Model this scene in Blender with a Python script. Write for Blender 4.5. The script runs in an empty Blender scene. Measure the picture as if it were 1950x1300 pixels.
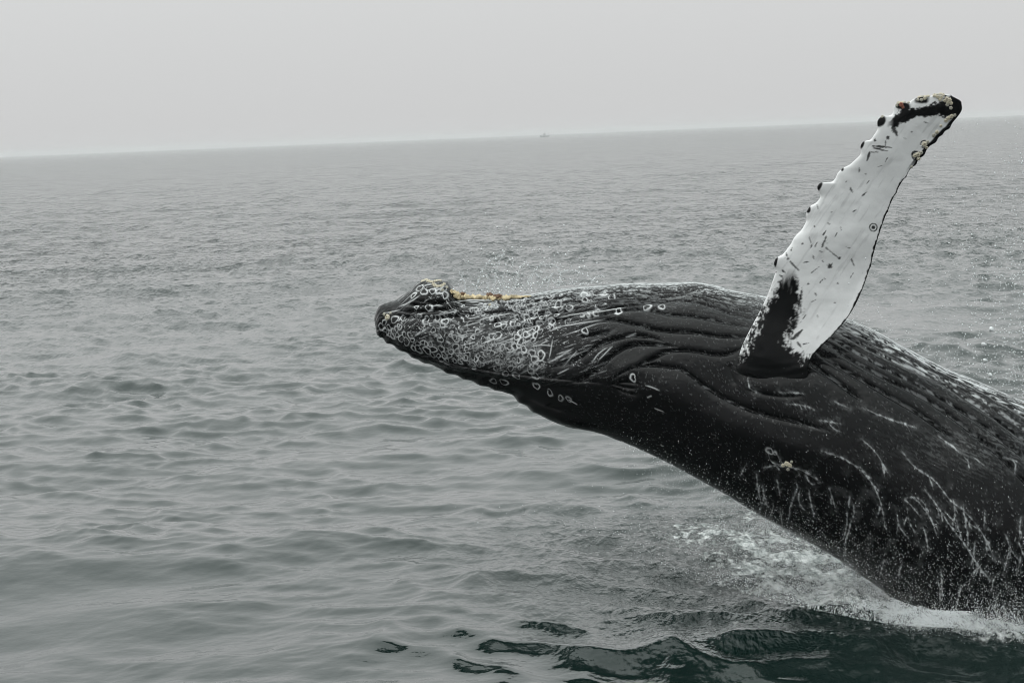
import bpy, math, random
import numpy as np
from mathutils import Matrix, Vector
from mathutils.kdtree import KDTree

random.seed(7)
rng = np.random.default_rng(11)
scene = bpy.context.scene
C = scene.collection

# ------------------------------------------------------------------ camera
CAM_H = 5.0                      # metres above the sea, deck of a small boat
F = 5200.0                       # focal length in pixels of the 1950 px photograph
PITCH = math.atan(393.0 / F)     # looking slightly down
ROLL = math.radians(2.34)        # the horizon climbs to the right
fwd = Vector((0, math.cos(PITCH), -math.sin(PITCH)))
up0 = Vector((0, math.sin(PITCH), math.cos(PITCH)))
rt0 = Vector((1, 0, 0))
R_ = rt0 * math.cos(ROLL) - up0 * math.sin(ROLL)
U_ = rt0 * math.sin(ROLL) + up0 * math.cos(ROLL)
cam_d = bpy.data.cameras.new('camera')
cam = bpy.data.objects.new('camera', cam_d)
C.objects.link(cam)
cam.matrix_world = Matrix(((R_.x, U_.x, -fwd.x, 0), (R_.y, U_.y, -fwd.y, 0),
                           (R_.z, U_.z, -fwd.z, CAM_H), (0, 0, 0, 1)))
cam_d.sensor_width = 36.0
cam_d.lens = 36.0 * F / 1950.0
cam_d.clip_start = 0.1
cam_d.clip_end = 40000
cam_d.dof.use_dof = True
cam_d.dof.focus_distance = 28.5
cam_d.dof.aperture_fstop = 26
scene.camera = cam

# ------------------------------------------------------------------ overcast sky
SUN_EL, SUN_AZ = math.radians(58), math.radians(262)     # a brighter part of the cloud, to the left
world = bpy.data.worlds.new('World')
scene.world = world
world.use_nodes = True
nt = world.node_tree
nt.nodes.clear()
def N(t, typ, **kw):
    n = t.nodes.new(typ)
    for k, v in kw.items():
        setattr(n, k, v)
    return n
out = N(nt, 'ShaderNodeOutputWorld')
bg = N(nt, 'ShaderNodeBackground')
bg.inputs['Strength'].default_value = 0.1
sky = N(nt, 'ShaderNodeTexSky', sky_type='NISHITA', sun_disc=False, sun_elevation=SUN_EL,
        sun_rotation=SUN_AZ, dust_density=4.0)
hs = N(nt, 'ShaderNodeHueSaturation')
hs.inputs['Saturation'].default_value = 0.08
tc = N(nt, 'ShaderNodeTexCoord')
sp = N(nt, 'ShaderNodeSeparateXYZ')
mx = N(nt, 'ShaderNodeMath', operation='MAXIMUM'); mx.inputs[1].default_value = 0.0
mixc = N(nt, 'ShaderNodeVectorMath', operation='MULTIPLY_ADD')          # overcast: brighter and a touch cooler overhead
mixc.inputs[1].default_value = (10.4, 11.9, 11.55); mixc.inputs[2].default_value = (6.42, 6.43, 6.45)
mix = N(nt, 'ShaderNodeMix', data_type='RGBA'); mix.inputs['Factor'].default_value = 0.93
nt.links.new(tc.outputs['Generated'], sp.inputs[0])
nt.links.new(sp.outputs['Z'], mx.inputs[0])
nt.links.new(mx.outputs[0], mixc.inputs[0])
nt.links.new(sky.outputs[0], hs.inputs['Color'])
nt.links.new(hs.outputs[0], mix.inputs['A'])
nt.links.new(mixc.outputs[0], mix.inputs['B'])
nt.links.new(mix.outputs['Result'], bg.inputs[0])
nt.links.new(bg.outputs[0], out.inputs[0])

sun_d = bpy.data.lights.new('sun', 'SUN')
sun_d.energy = 0.9
sun_d.angle = math.radians(70)
sun_d.color = (1.0, 0.985, 0.96)
sun = bpy.data.objects.new('sun', sun_d)
C.objects.link(sun)
sd = Vector((math.sin(SUN_AZ) * math.cos(SUN_EL), math.cos(SUN_AZ) * math.cos(SUN_EL), math.sin(SUN_EL)))
sun.rotation_euler = sd.to_track_quat('Z', 'Y').to_euler()

scene.view_settings.view_transform = 'Standard'
scene.view_settings.look = 'None'
scene.view_settings.exposure = 0.0
scene.view_settings.gamma = 1.0
scene.view_settings.use_curve_mapping = False
scene.cycles.use_denoising = True
scene.cycles.filter_width = 1.0
scene.cycles.max_bounces = 6
scene.cycles.volume_bounces = 1
scene.cycles.caustics_reflective = False
scene.cycles.caustics_refractive = False

# ------------------------------------------------------------------ helpers
Rn, Un, Fn = np.array(R_), np.array(U_), np.array(fwd)
CAMP = np.array((0, 0, CAM_H))
def ray(px, py):
    px = np.asarray(px, float); py = np.asarray(py, float)
    return Fn + ((px - 975) / F)[..., None] * Rn + ((650 - py) / F)[..., None] * Un
def at(px, py, Y):                       # point of the plane at distance Y
    d = ray(px, py)
    return CAMP + d * (np.asarray(Y, float) / d[..., 1])[..., None]
def on_sea(px, py):                      # point of the calm sea
    d = ray(px, py)
    return CAMP + d * (-CAM_H / d[..., 2])[..., None]
def project(P):
    q = P - CAMP
    z = q @ Fn
    return 975 + F * (q @ Rn) / z, 650 - F * (q @ Un) / z
def sstep(a, b, x):
    t = np.clip((x - a) / (b - a), 0, 1)
    return t * t * (3 - 2 * t)

def vnoise(p, seed=0):
    p = np.asarray(p, np.float64)
    i = np.floor(p).astype(np.int64); f = p - i
    u = f * f * f * (f * (f * 6 - 15) + 10)
    r = 0.0
    for dx in (0, 1):
        wx = u[..., 0] if dx else 1 - u[..., 0]
        for dy in (0, 1):
            wy = u[..., 1] if dy else 1 - u[..., 1]
            for dz in (0, 1):
                wz = u[..., 2] if dz else 1 - u[..., 2]
                h = ((i[..., 0] + dx) * 73856093 ^ (i[..., 1] + dy) * 19349663 ^ (i[..., 2] + dz) * 83492791 ^ (seed * 2654435 + 977)) & 0xffffffff
                h = (h ^ (h >> 15)) * 2246822519 & 0xffffffff
                h = (h ^ (h >> 13)) * 3266489917 & 0xffffffff
                h = h ^ (h >> 16)
                r = r + wx * wy * wz * ((h & 0xffff) / 65535.0)
    return r * 2 - 1
def fbm(p, oct=4, seed=0, gain=0.5):
    a, s, n = 1.0, 0.0, 0.0
    p = np.asarray(p, float)
    for o in range(oct):
        s = s + a * vnoise(p * (2.03 ** o), seed + o * 13); n += a; a *= gain
    return s / n

def mesh_from(name, V, Q, smooth=True, attrs=None):
    me = bpy.data.meshes.new(name)
    V = np.ascontiguousarray(V, np.float32); Q = np.ascontiguousarray(Q, np.int32)
    k = Q.shape[1]
    me.vertices.add(len(V)); me.vertices.foreach_set('co', V.ravel())
    me.loops.add(Q.size); me.loops.foreach_set('vertex_index', Q.ravel())
    me.polygons.add(len(Q))
    me.polygons.foreach_set('loop_start', np.arange(0, Q.size, k, dtype=np.int32))
    me.polygons.foreach_set('loop_total', np.full(len(Q), k, np.int32))
    me.polygons.foreach_set('use_smooth', np.full(len(Q), smooth, bool))
    for an, av in (attrs or {}).items():
        av = np.asarray(av, np.float32)
        if av.ndim == 1:
            a = me.attributes.new(an, 'FLOAT', 'POINT'); a.data.foreach_set('value', av)
        else:
            a = me.attributes.new(an, 'FLOAT_COLOR', 'POINT')
            a.data.foreach_set('color', np.c_[av, np.ones(len(av), np.float32)].astype(np.float32).ravel())
    me.update(); me.validate()
    return me
def obj(name, me, mat=None, parent=None):
    o = bpy.data.objects.new(name, me)
    C.objects.link(o)
    if mat and me: me.materials.append(mat)
    if parent: o.parent = parent
    return o
def tag(o, label=None, cat=None, group=None, kind=None):
    if label: o['label'] = label
    if cat: o['category'] = cat
    if group: o['group'] = group
    if kind: o['kind'] = kind
    return o
def grid_quads(n, m, wrap=False, off=0):
    i = np.arange(n - 1)[:, None]; j = np.arange(m if wrap else m - 1)[None, :]
    j2 = (j + 1) % m
    a = i * m + j; b = i * m + j2; c = (i + 1) * m + j2; d = (i + 1) * m + j
    return np.stack([a, b, c, d], -1).reshape(-1, 4) + off
def spline(t, Y, tq):                     # natural cubic spline
    t = np.asarray(t, float); Y = np.asarray(Y, float); n = len(t); h = np.diff(t)
    A = np.zeros((n, n)); rhs = np.zeros((n,) + Y.shape[1:])
    A[0, 0] = A[-1, -1] = 1
    for i in range(1, n - 1):
        A[i, i - 1] = h[i - 1]; A[i, i] = 2 * (h[i - 1] + h[i]); A[i, i + 1] = h[i]
        rhs[i] = 6 * ((Y[i + 1] - Y[i]) / h[i] - (Y[i] - Y[i - 1]) / h[i - 1])
    M = np.linalg.solve(A, rhs)
    k = np.clip(np.searchsorted(t, tq) - 1, 0, n - 2)
    x = tq - t[k]; hh = h[k]
    if Y.ndim > 1: x = x[:, None]; hh = hh[:, None]
    return (M[k] * (hh - x) ** 3 + M[k + 1] * x ** 3) / (6 * hh) + (Y[k] / hh - M[k] * hh / 6) * (hh - x) + (Y[k + 1] / hh - M[k + 1] * hh / 6) * x

def mat_new(name):
    m = bpy.data.materials.new(name); m.use_nodes = True
    t = m.node_tree
    return m, t, t.nodes['Principled BSDF']
def simple_mat(name, col, rough=0.6, noise=0.0, scale=20.0, bump=0.0):
    m, t, b = mat_new(name)
    b.inputs['Roughness'].default_value = rough
    tcn = N(t, 'ShaderNodeTexCoord')
    nz = N(t, 'ShaderNodeTexNoise'); nz.inputs['Scale'].default_value = scale; nz.inputs['Detail'].default_value = 4
    t.links.new(tcn.outputs['Object'], nz.inputs['Vector'])
    mr = N(t, 'ShaderNodeMapRange'); mr.inputs['To Min'].default_value = 1 - noise; mr.inputs['To Max'].default_value = 1 + noise
    t.links.new(nz.outputs['Fac'], mr.inputs['Value'])
    vm = N(t, 'ShaderNodeVectorMath', operation='SCALE'); vm.inputs[0].default_value = col
    t.links.new(mr.outputs[0], vm.inputs['Scale'])
    t.links.new(vm.outputs[0], b.inputs['Base Color'])
    if bump:
        bp = N(t, 'ShaderNodeBump'); bp.inputs['Strength'].default_value = bump; bp.inputs['Distance'].default_value = 0.01
        t.links.new(nz.outputs['Fac'], bp.inputs['Height']); t.links.new(bp.outputs[0], b.inputs['Normal'])
    return m

# ------------------------------------------------------------------ the sea
def wave_band(L, n, lmin, lmax, slope, wind, power, seed):
    r = np.random.default_rng(seed)
    k1 = 2 * np.pi * np.fft.fftfreq(n, L / n)
    kx, ky = np.meshgrid(k1, k1, indexing='ij')
    K = np.hypot(kx, ky); K[0, 0] = 1e-6
    lam = 2 * np.pi / K
    band = sstep(lmin * 0.75, lmin * 1.25, lam) * (1 - sstep(lmax * 0.75, lmax * 1.25, lam))
    ang = np.arctan2(ky, kx) - wind
    D = np.abs(np.cos(ang)) ** power + 0.06
    H = (r.normal(size=(n, n)) + 1j * r.normal(size=(n, n))) * K ** -2.0 * band * D
    H[0, 0] = 0
    sx = np.real(np.fft.ifft2(1j * kx * H)); sy = np.real(np.fft.ifft2(1j * ky * H))
    sc = slope / math.sqrt((sx ** 2 + sy ** 2).mean())
    h = np.real(np.fft.ifft2(H)) * sc
    dx = np.real(np.fft.ifft2(1j * kx / K * H)) * sc
    dy = np.real(np.fft.ifft2(1j * ky / K * H)) * sc
    return L, n, np.stack([dx, dy, h], -1)
def band_at(b, x, y, rot):
    L, n, T = b
    c, s = math.cos(rot), math.sin(rot)
    u = ((c * x + s * y) / L * n) % n; v = ((-s * x + c * y) / L * n) % n
    i = u.astype(int) % n; j = v.astype(int) % n
    fu = (u - np.floor(u))[..., None]; fv = (v - np.floor(v))[..., None]
    i2 = (i + 1) % n; j2 = (j + 1) % n
    r = (T[i, j] * (1 - fu) + T[i2, j] * fu) * (1 - fv) + (T[i, j2] * (1 - fu) + T[i2, j2] * fu) * fv
    return np.stack([c * r[..., 0] - s * r[..., 1], s * r[..., 0] + c * r[..., 1], r[..., 2]], -1)
WIND = math.radians(78)
BANDS = [(wave_band(180., 512, 6, 26, 0.030, WIND, 3, 1), 0.0), (wave_band(47., 512, 1.5, 6, 0.066, WIND + .15, .8, 2), 0.35),
         (wave_band(13.7, 512, .42, 1.5, 0.155, WIND - .1, .6, 3), -0.6), (wave_band(4.1, 512, .11, .42, 0.075, WIND, .7, 4), 0.9)]

# white water: where it lies, in sea coordinates (m)
FOAM = []
for (px, py, rx, ry, a) in [(1360, 1040, .95, 2.6, .78), (1450, 1070, .95, 2.4, .95), (1540, 1100, .9, 1.9, 1.05), (1640, 1135, .9, 1.4, 1.15), (1440, 1130, .8, 1.2, .6), (1340, 1090, .7, 1.2, .42),
                            (1730, 1165, .65, .8, 1.0), (1820, 1178, .6, .45, .95), (1885, 1190, .6, .45, .95), (1960, 1197, .6, .4, 1.0), (2040, 1200, .6, .4, 1.0),
                            (1300, 1015, .8, 2.0, .50), (1390, 985, .8, 1.8, .6), (1600, 1070, .9, 1.8, .9), (1700, 1110, .9, 1.6, 1.0), (2080, 1180, .8, .6, 1.1)]:
    p = on_sea(px, py); FOAM.append((p[0], p[1], rx, ry, a))
SPLAT = on_sea(1260, 1050)
DIPX = on_sea(1640, 1250)[0]
GLX = on_sea(560, 1250)[0]
ROUGH = on_sea(1450, 1165)
def foam_amount(x, y):
    f = np.zeros_like(x)
    for (cx, cy, rx, ry, a) in FOAM:
        f = np.maximum(f, a * np.exp(-((x - cx) / rx) ** 2 - ((y - cy) / ry) ** 2))
    return f * (.82 + .45 * fbm(np.stack([x * 2.3, y * 1.5, 0 * x], -1), 3, 303))
def sea_disp(x, y, dr):
    tot = np.zeros(x.shape + (3,))
    calm = np.clip(1 + .55 * vnoise(np.stack([x / 9, y / 14, 0 * x], -1), 5) + .5 * vnoise(np.stack([x / 2.6, y / 5, 0 * x], -1), 6), .15, 2)
    near = foam_amount(x, y)
    rip = np.exp(-((x - SPLAT[0]) / 1.9) ** 2 - ((y - SPLAT[1]) / 3.6) ** 2)
    calm = calm * (.50 + .55 * sstep(25, 38, y))
    steep = sstep(29.0, 26.8, y) * sstep(GLX, GLX + 1.5, x)          # smooth steep wavelets running out from the whale
    churn = np.exp(-((x - ROUGH[0]) / 1.7) ** 2 - ((y - ROUGH[1]) / 1.5) ** 2)
    att = [np.ones_like(x), np.clip(2.2 - dr / 3.0, 0.7, 1), np.clip(1.8 - dr / .8, .12, 1) * (calm + .72 * steep + .4 * churn),
           np.clip(1.6 - dr / .16, 0, 1) * calm * (1 + .2 * steep) * (1 + 1.0 * near + .6 * rip + 2.4 * churn)]
    chop = [0.9, 1.25, 1.2, 0.9]
    for (b, rot), a, c in zip(BANDS, att, chop):
        m = (a > 0)
        r = np.zeros_like(tot)
        r[m] = band_at(b, x[m], y[m], rot)
        tot += r * a[..., None] * np.array((c, c, 1.0))
    # churned water under the whale stands up a little
    dip = np.exp(-((x - DIPX) / 3.3) ** 4) * (1 + .25 * vnoise(np.stack([x / 1.7, y / 1.7, 0 * x], -1), 77))
    tot[..., 2] -= .42 * dip * sstep(27.0, 24.7, y) * sstep(20.5, 23.0, y)      # trough added to tilt the near water so it mirrors the dark whale
    tot[..., 2] += near * (0.05 + 0.07 * fbm(np.stack([x * 4.1, y * 4.1, 0 * x], -1), 4, 9, .65)) * (dr < 0.4)
    return tot
thd = np.arange(-0.225, 0.225, 0.00060)
g = [0.0006]
while sum(g) < math.pi - 0.225: g.append(min(g[-1] * 1.12, 0.09))
tail = 0.225 + np.cumsum(g); tail = tail * (math.pi - .225) / (tail[-1] - .225) + .225 - .225 * (math.pi - .225) / (tail[-1] - .225)
tail = tail[:-1]
TH = np.concatenate([-tail[::-1], thd, tail])
rr = [0.4, 1.5, 3.0]
while rr[-1] < 9500:
    r = rr[-1]
    rr.append(r + (max(0.30, 0.02 * r) if r < 23 else r * r / 13650 * 0.66))
RR = np.array(rr); DR = np.gradient(RR)
rg, tg = np.meshgrid(RR, TH, indexing='ij')
dg = np.repeat(DR[:, None], len(TH), 1)
sx, sy = rg * np.sin(tg), rg * np.cos(tg)
fade = 1 - sstep(2500, 9000, rg)
D = sea_disp(sx.ravel(), sy.ravel(), np.where(np.abs(tg) > .24, np.maximum(dg, 0.4), dg).ravel()).reshape(rg.shape + (3,))
SV = np.stack([sx, sy, 0 * sx], -1) + D * fade[..., None]
foamv = foam_amount(sx, sy).ravel()
splv = np.clip(.7 * np.exp(-((sx - ROUGH[0]) / 1.7) ** 2 - ((sy - ROUGH[1]) / 1.5) ** 2) + np.exp(-((sx - SPLAT[0]) / 1.7) ** 2 - ((sy - SPLAT[1]) / 3.4) ** 2) + .8 * np.minimum(foam_amount(sx, sy), 1), 0, 1).ravel()
sea_me = mesh_from('sea', SV.reshape(-1, 3), grid_quads(len(RR), len(TH), wrap=True)[:, ::-1], True,
                   {'foam': foamv, 'far': np.clip(sstep(.05, .9, dg), 0, 1).ravel(), 'splat': splv})

def sea_material():
    m, t, b = mat_new('sea_water')
    L = t.links.new
    geo = N(t, 'ShaderNodeNewGeometry')
    def noise(scale, detail, stretch=(1, 1, 1), rough=.5):
        mp = N(t, 'ShaderNodeMapping'); mp.inputs['Scale'].default_value = stretch
        L(geo.outputs['Position'], mp.inputs['Vector'])
        n = N(t, 'ShaderNodeTexNoise'); n.inputs['Scale'].default_value = scale
        n.inputs['Detail'].default_value = detail; n.inputs['Roughness'].default_value = rough
        L(mp.outputs[0], n.inputs['Vector'])
        return n.outputs['Fac']
    def attr(n):
        a = N(t, 'ShaderNodeAttribute', attribute_name=n); return a.outputs['Fac']
    def math_(op, a, b_, c=None, clamp=False):
        n = N(t, 'ShaderNodeMath', operation=op); n.use_clamp = clamp
        for i, v in enumerate((a, b_, c)):
            if v is None: continue
            if isinstance(v, (int, float)): n.inputs[i].default_value = v
            else: L(v, n.inputs[i])
        return n.outputs[0]
    foam, far, spl = attr('foam'), attr('far'), attr('splat')
    # fine ripples everywhere, longer ones where the far mesh is too coarse for them
    h1 = math_('MULTIPLY', noise(6.0, 3, (.9, 1, 1)), 0.006)
    h2 = math_('MULTIPLY', math_('MULTIPLY', noise(1.1, 4, (.6, 1, 1)), far), 0.36)
    h3 = math_('MULTIPLY', math_('MULTIPLY', noise(13.0, 3, (1, .45, 1)), spl), 0.11)
    h4 = math_('MULTIPLY', math_('MULTIPLY', noise(.55, 5, (.9, .22, 1), .7), far), 2.2)   # wind streaks and wave groups
    hh = math_('ADD', math_('ADD', math_('ADD', h1, h2), h3), h4)
    # foam lace: two scales of broken noise, thresholded by how much foam lies here
    n1 = noise(4.5, 6, (1, .5, 1), .66); n2 = noise(14.0, 4, (1, .45, 1), .65)
    v = math_('ADD', math_('MULTIPLY', n1, .5), math_('MULTIPLY', n2, .5))
    thr = math_('MULTIPLY_ADD', math_('MINIMUM', foam, 1.0), -0.29, 0.60)
    fm = N(t, 'ShaderNodeMapRange', interpolation_type='SMOOTHSTEP')
    L(v, fm.inputs['Value']); L(thr, fm.inputs['From Min']); L(math_('ADD', thr, .14), fm.inputs['From Max'])
    fmask = math_('MULTIPLY', fm.outputs[0], math_('MULTIPLY', foam, 3.0, clamp=True))
    fmask = math_('MULTIPLY', fmask, 0.9)
    hh = math_('ADD', hh, math_('MULTIPLY', math_('MULTIPLY', v, fmask), .14))
    bp = N(t, 'ShaderNodeBump'); bp.inputs['Strength'].default_value = 1.0; bp.inputs['Distance'].default_value = 1.0
    L(hh, bp.inputs['Height']); L(bp.outputs[0], b.inputs['Normal'])
    mixn = N(t, 'ShaderNodeMix', data_type='RGBA')
    mixn.inputs['A'].default_value = (0.0046, 0.0118, 0.0104, 1)
    fc = N(t, 'ShaderNodeMix', data_type='RGBA'); fc.inputs['A'].default_value = (.29, .315, .31, 1); fc.inputs['B'].default_value = (.80, .815, .81, 1)
    fr_ = N(t, 'ShaderNodeMapRange', interpolation_type='SMOOTHSTEP'); fr_.inputs['From Min'].default_value = .40; fr_.inputs['From Max'].default_value = .60
    L(noise(9.0, 5, (1, .45, 1), .7), fr_.inputs['Value']); L(fr_.outputs[0], fc.inputs['Factor']); L(fc.outputs['Result'], mixn.inputs['B'])
    L(fmask, mixn.inputs['Factor']); L(mixn.outputs['Result'], b.inputs['Base Color'])
    L(math_('MULTIPLY_ADD', fmask, .6, .06), b.inputs['Roughness'])
    b.inputs['IOR'].default_value = 1.35
    b.inputs['Specular Tint'].default_value = (.955, 1.0, .99, 1)
    return m
tag(obj('sea', sea_me, sea_material()), 'calm grey green sea with low ripples reaching the misty horizon', 'sea', kind='structure')

def sea_z(x, y):
    x = np.asarray(x, float); y = np.asarray(y, float)
    return sea_disp(x, y, np.full_like(x, .06))[..., 2]

# ------------------------------------------------------------------ the mist over the sea
HZ = 0.00012
hv = np.array([(x, y, z) for x in (-9800, 9800) for y in (-9800, 9800) for z in (-2.5, 12.0)], float)
hq = np.array([(0, 1, 3, 2), (4, 6, 7, 5), (0, 4, 5, 1), (2, 3, 7, 6), (0, 2, 6, 4), (1, 5, 7, 3)])
hm, ht, hb = mat_new('mist')
ht.nodes.remove(hb)
pv = N(ht, 'ShaderNodeVolumePrincipled')
pv.inputs['Color'].default_value = (0.95, 0.955, 0.96, 1)
pv.inputs['Density'].default_value = HZ
pv.inputs['Anisotropy'].default_value = 0.0
ht.links.new(pv.outputs[0], ht.nodes['Material Output'].inputs['Volume'])
tag(obj('haze', mesh_from('haze', hv, hq, False), hm), 'pale grey sea mist lying over the water', 'haze', kind='stuff')

# ------------------------------------------------------------------ the whale's body
# pairs of points across the body (belly side, back side), from the snout to the tail; distance of the axis; depth/height
SEC = [((714, 600), (713, 610), 27.45, 1.0), ((718, 590), (715, 622), 27.45, 1.0), ((733, 578), (726, 640), 27.45, .95), ((765, 563), (750, 660), 27.45, .9), ((794, 543), (777, 680), 27.45, .86),
       ((818, 537), (800, 693), 27.45, .82), ((848, 540), (826, 704), 27.45, .82), ((870, 557), (846, 713), 27.45, .84), ((893, 567), (868, 722), 27.45, .84), ((940, 567), (905, 736), 27.48, .84), ((1000, 562), (960, 757), 27.5, .84),
       ((1060, 552), (1010, 783), 27.5, .84), ((1130, 545), (1065, 806), 27.53, .86), ((1200, 540), (1130, 822), 27.56, .88), ((1270, 539), (1190, 842), 27.6, .9),
       ((1325, 538), (1255, 872), 27.63, .92), ((1400, 554), (1330, 911), 27.66, .94), ((1500, 574), (1410, 958), 27.7, .95), ((1600, 602), (1495, 1007), 27.75, .95),
       ((1690, 640), (1580, 1054), 27.8, .95), ((1790, 690), (1660, 1108), 27.85, .95), ((1900, 740), (1750, 1168), 27.9, .95), ((2030, 805), (1860, 1245), 27.95, .95),
       ((2200, 915), (2010, 1350), 28.0, .95), ((2370, 1075), (2190, 1465), 28.05, .93), ((2520, 1280), (2380, 1590), 28.1, .9), ((2640, 1500), (2540, 1720), 28.1, .82), ((2740, 1700), (2680, 1820), 28.1, .7), ((2800, 1850), (2785, 1880), 28.1, .6)]
tp = np.array([s[0] for s in SEC], float); bt = np.array([s[1] for s in SEC], float)
Yc = np.array([s[2] for s in SEC]); dk = np.array([s[3] for s in SEC])
mid = (tp + bt) / 2
Yc = np.where(mid[:, 0] < 1825, 27.9 + (1825 - mid[:, 0]) * .0027, 27.9 - (mid[:, 0] - 1825) * .0008)   # the head leans away from the camera
arc = np.r_[0, np.cumsum(np.hypot(*np.diff(mid, axis=0).T))]
knots = arc[-1]
sq = [0.0]
while sq[-1] < knots:                      # step in pixels of the photograph (5.3 mm each)
    a = sq[-1]
    sq.append(a + (0.6 if a < 30 else 1.05 if a < 340 else 1.5 if a < 820 else 1.9 if a < 1330 else 12))
sq = np.array(sq); sq[-1] = knots
allv = spline(arc, np.c_[tp, bt, Yc, dk], sq)
T3 = at(allv[:, 0], allv[:, 1], allv[:, 4]); B3 = at(allv[:, 2], allv[:, 3], allv[:, 4])
Cn = (T3 + B3) / 2; Ax = (T3 - B3) / 2; Rad = np.linalg.norm(Ax, axis=1)
NF, NB = 380, 60
thf = np.linspace(0, np.pi, NF); thb = np.linspace(np.pi, 2 * np.pi, NB + 2)[1:-1]
THB = np.r_[thf, thb]
ct, st = np.cos(THB), np.sin(THB)
ns, nth = len(sq), len(THB)
P0 = Cn[:, None, :] + Ax[:, None, :] * ct[None, :, None] + (Rad * allv[:, 5])[:, None, None] * st[None, :, None] * np.array((0, -1., 0))
def grid_normals(P):
    du = np.gradient(P, axis=0)
    dv = np.roll(P, -1, 1) - np.roll(P, 1, 1)
    n = np.cross(du, dv); n /= np.maximum(np.linalg.norm(n, axis=-1, keepdims=True), 1e-9)
    return n
Nrm = grid_normals(P0)
if (Nrm[ns // 3, NF // 2] @ np.array((0, -1., 0))) < 0: Nrm = -Nrm
# flank chart: pixel position on the near side; the far side is its mirror image
thm = np.where(THB <= np.pi, THB, 2 * np.pi - THB)
Pm = Cn[:, None, :] + Ax[:, None, :] * np.cos(thm)[None, :, None] + (Rad * allv[:, 5])[:, None, None] * np.sin(thm)[None, :, None] * np.array((0, -1., 0))
QX, QY = project(Pm)
S_M = (sq * 0.0053)[:, None] + 0 * QX          # metres along the body
V_M = thm[None, :] * Rad[:, None]              # metres round the body from the belly line

# --- distance fields of lines drawn on the flank
X0, Y0_, X1, Y1_ = 690, 500, 2260, 1440
def smooth_line(pts, step=3.0):
    p = np.array(pts, float)
    if len(p) < 3: 
        n = max(2, int(np.hypot(*(p[1] - p[0])) / step)); return p[0] + (p[1] - p[0]) * np.linspace(0, 1, n)[:, None]
    t = np.r_[0, np.cumsum(np.hypot(*np.diff(p, axis=0).T))]
    return spline(t, p, np.linspace(0, t[-1], max(3, int(t[-1] / step))))
def line_field(lines, reach, taper=True):
    W, H = X1 - X0, Y1_ - Y0_
    d = np.full((H, W), 1e3)
    amp = np.zeros((H, W))
    for ln in lines:
        p = smooth_line(ln); n = len(p)
        for k in range(n - 1):
            a, b = p[k], p[k + 1]
            x0 = int(max(0, min(a[0], b[0]) - X0 - reach)); x1 = int(min(W, max(a[0], b[0]) - X0 + reach + 1))
            y0 = int(max(0, min(a[1], b[1]) - Y0_ - reach)); y1 = int(min(H, max(a[1], b[1]) - Y0_ + reach + 1))
            if x1 <= x0 or y1 <= y0: continue
            gx, gy = np.meshgrid(np.arange(x0, x1) + X0, np.arange(y0, y1) + Y0_)
            ab = b - a; L2 = ab @ ab + 1e-9
            tt = np.clip(((gx - a[0]) * ab[0] + (gy - a[1]) * ab[1]) / L2, 0, 1)
            dd = np.hypot(gx - a[0] - tt * ab[0], gy - a[1] - tt * ab[1])
            w = 1.0
            if taper:
                f = (k + .5) / (n - 1); w = min(1, 5 * f + .15, 5 * (1 - f) + .15)
            sub = d[y0:y1, x0:x1]; m = dd < sub
            sub[m] = dd[m]; amp[y0:y1, x0:x1][m] = w
    return d, amp
def samp(img, x, y):
    H, W = img.shape
    u = np.clip(x - X0, 0, W - 1.001); v = np.clip(y - Y0_, 0, H - 1.001)
    i = u.astype(int); j = v.astype(int); fu = u - i; fv = v - j
    return (img[j, i] * (1 - fu) + img[j, i + 1] * fu) * (1 - fv) + (img[j + 1, i] * (1 - fu) + img[j + 1, i + 1] * fu) * fv

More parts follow.
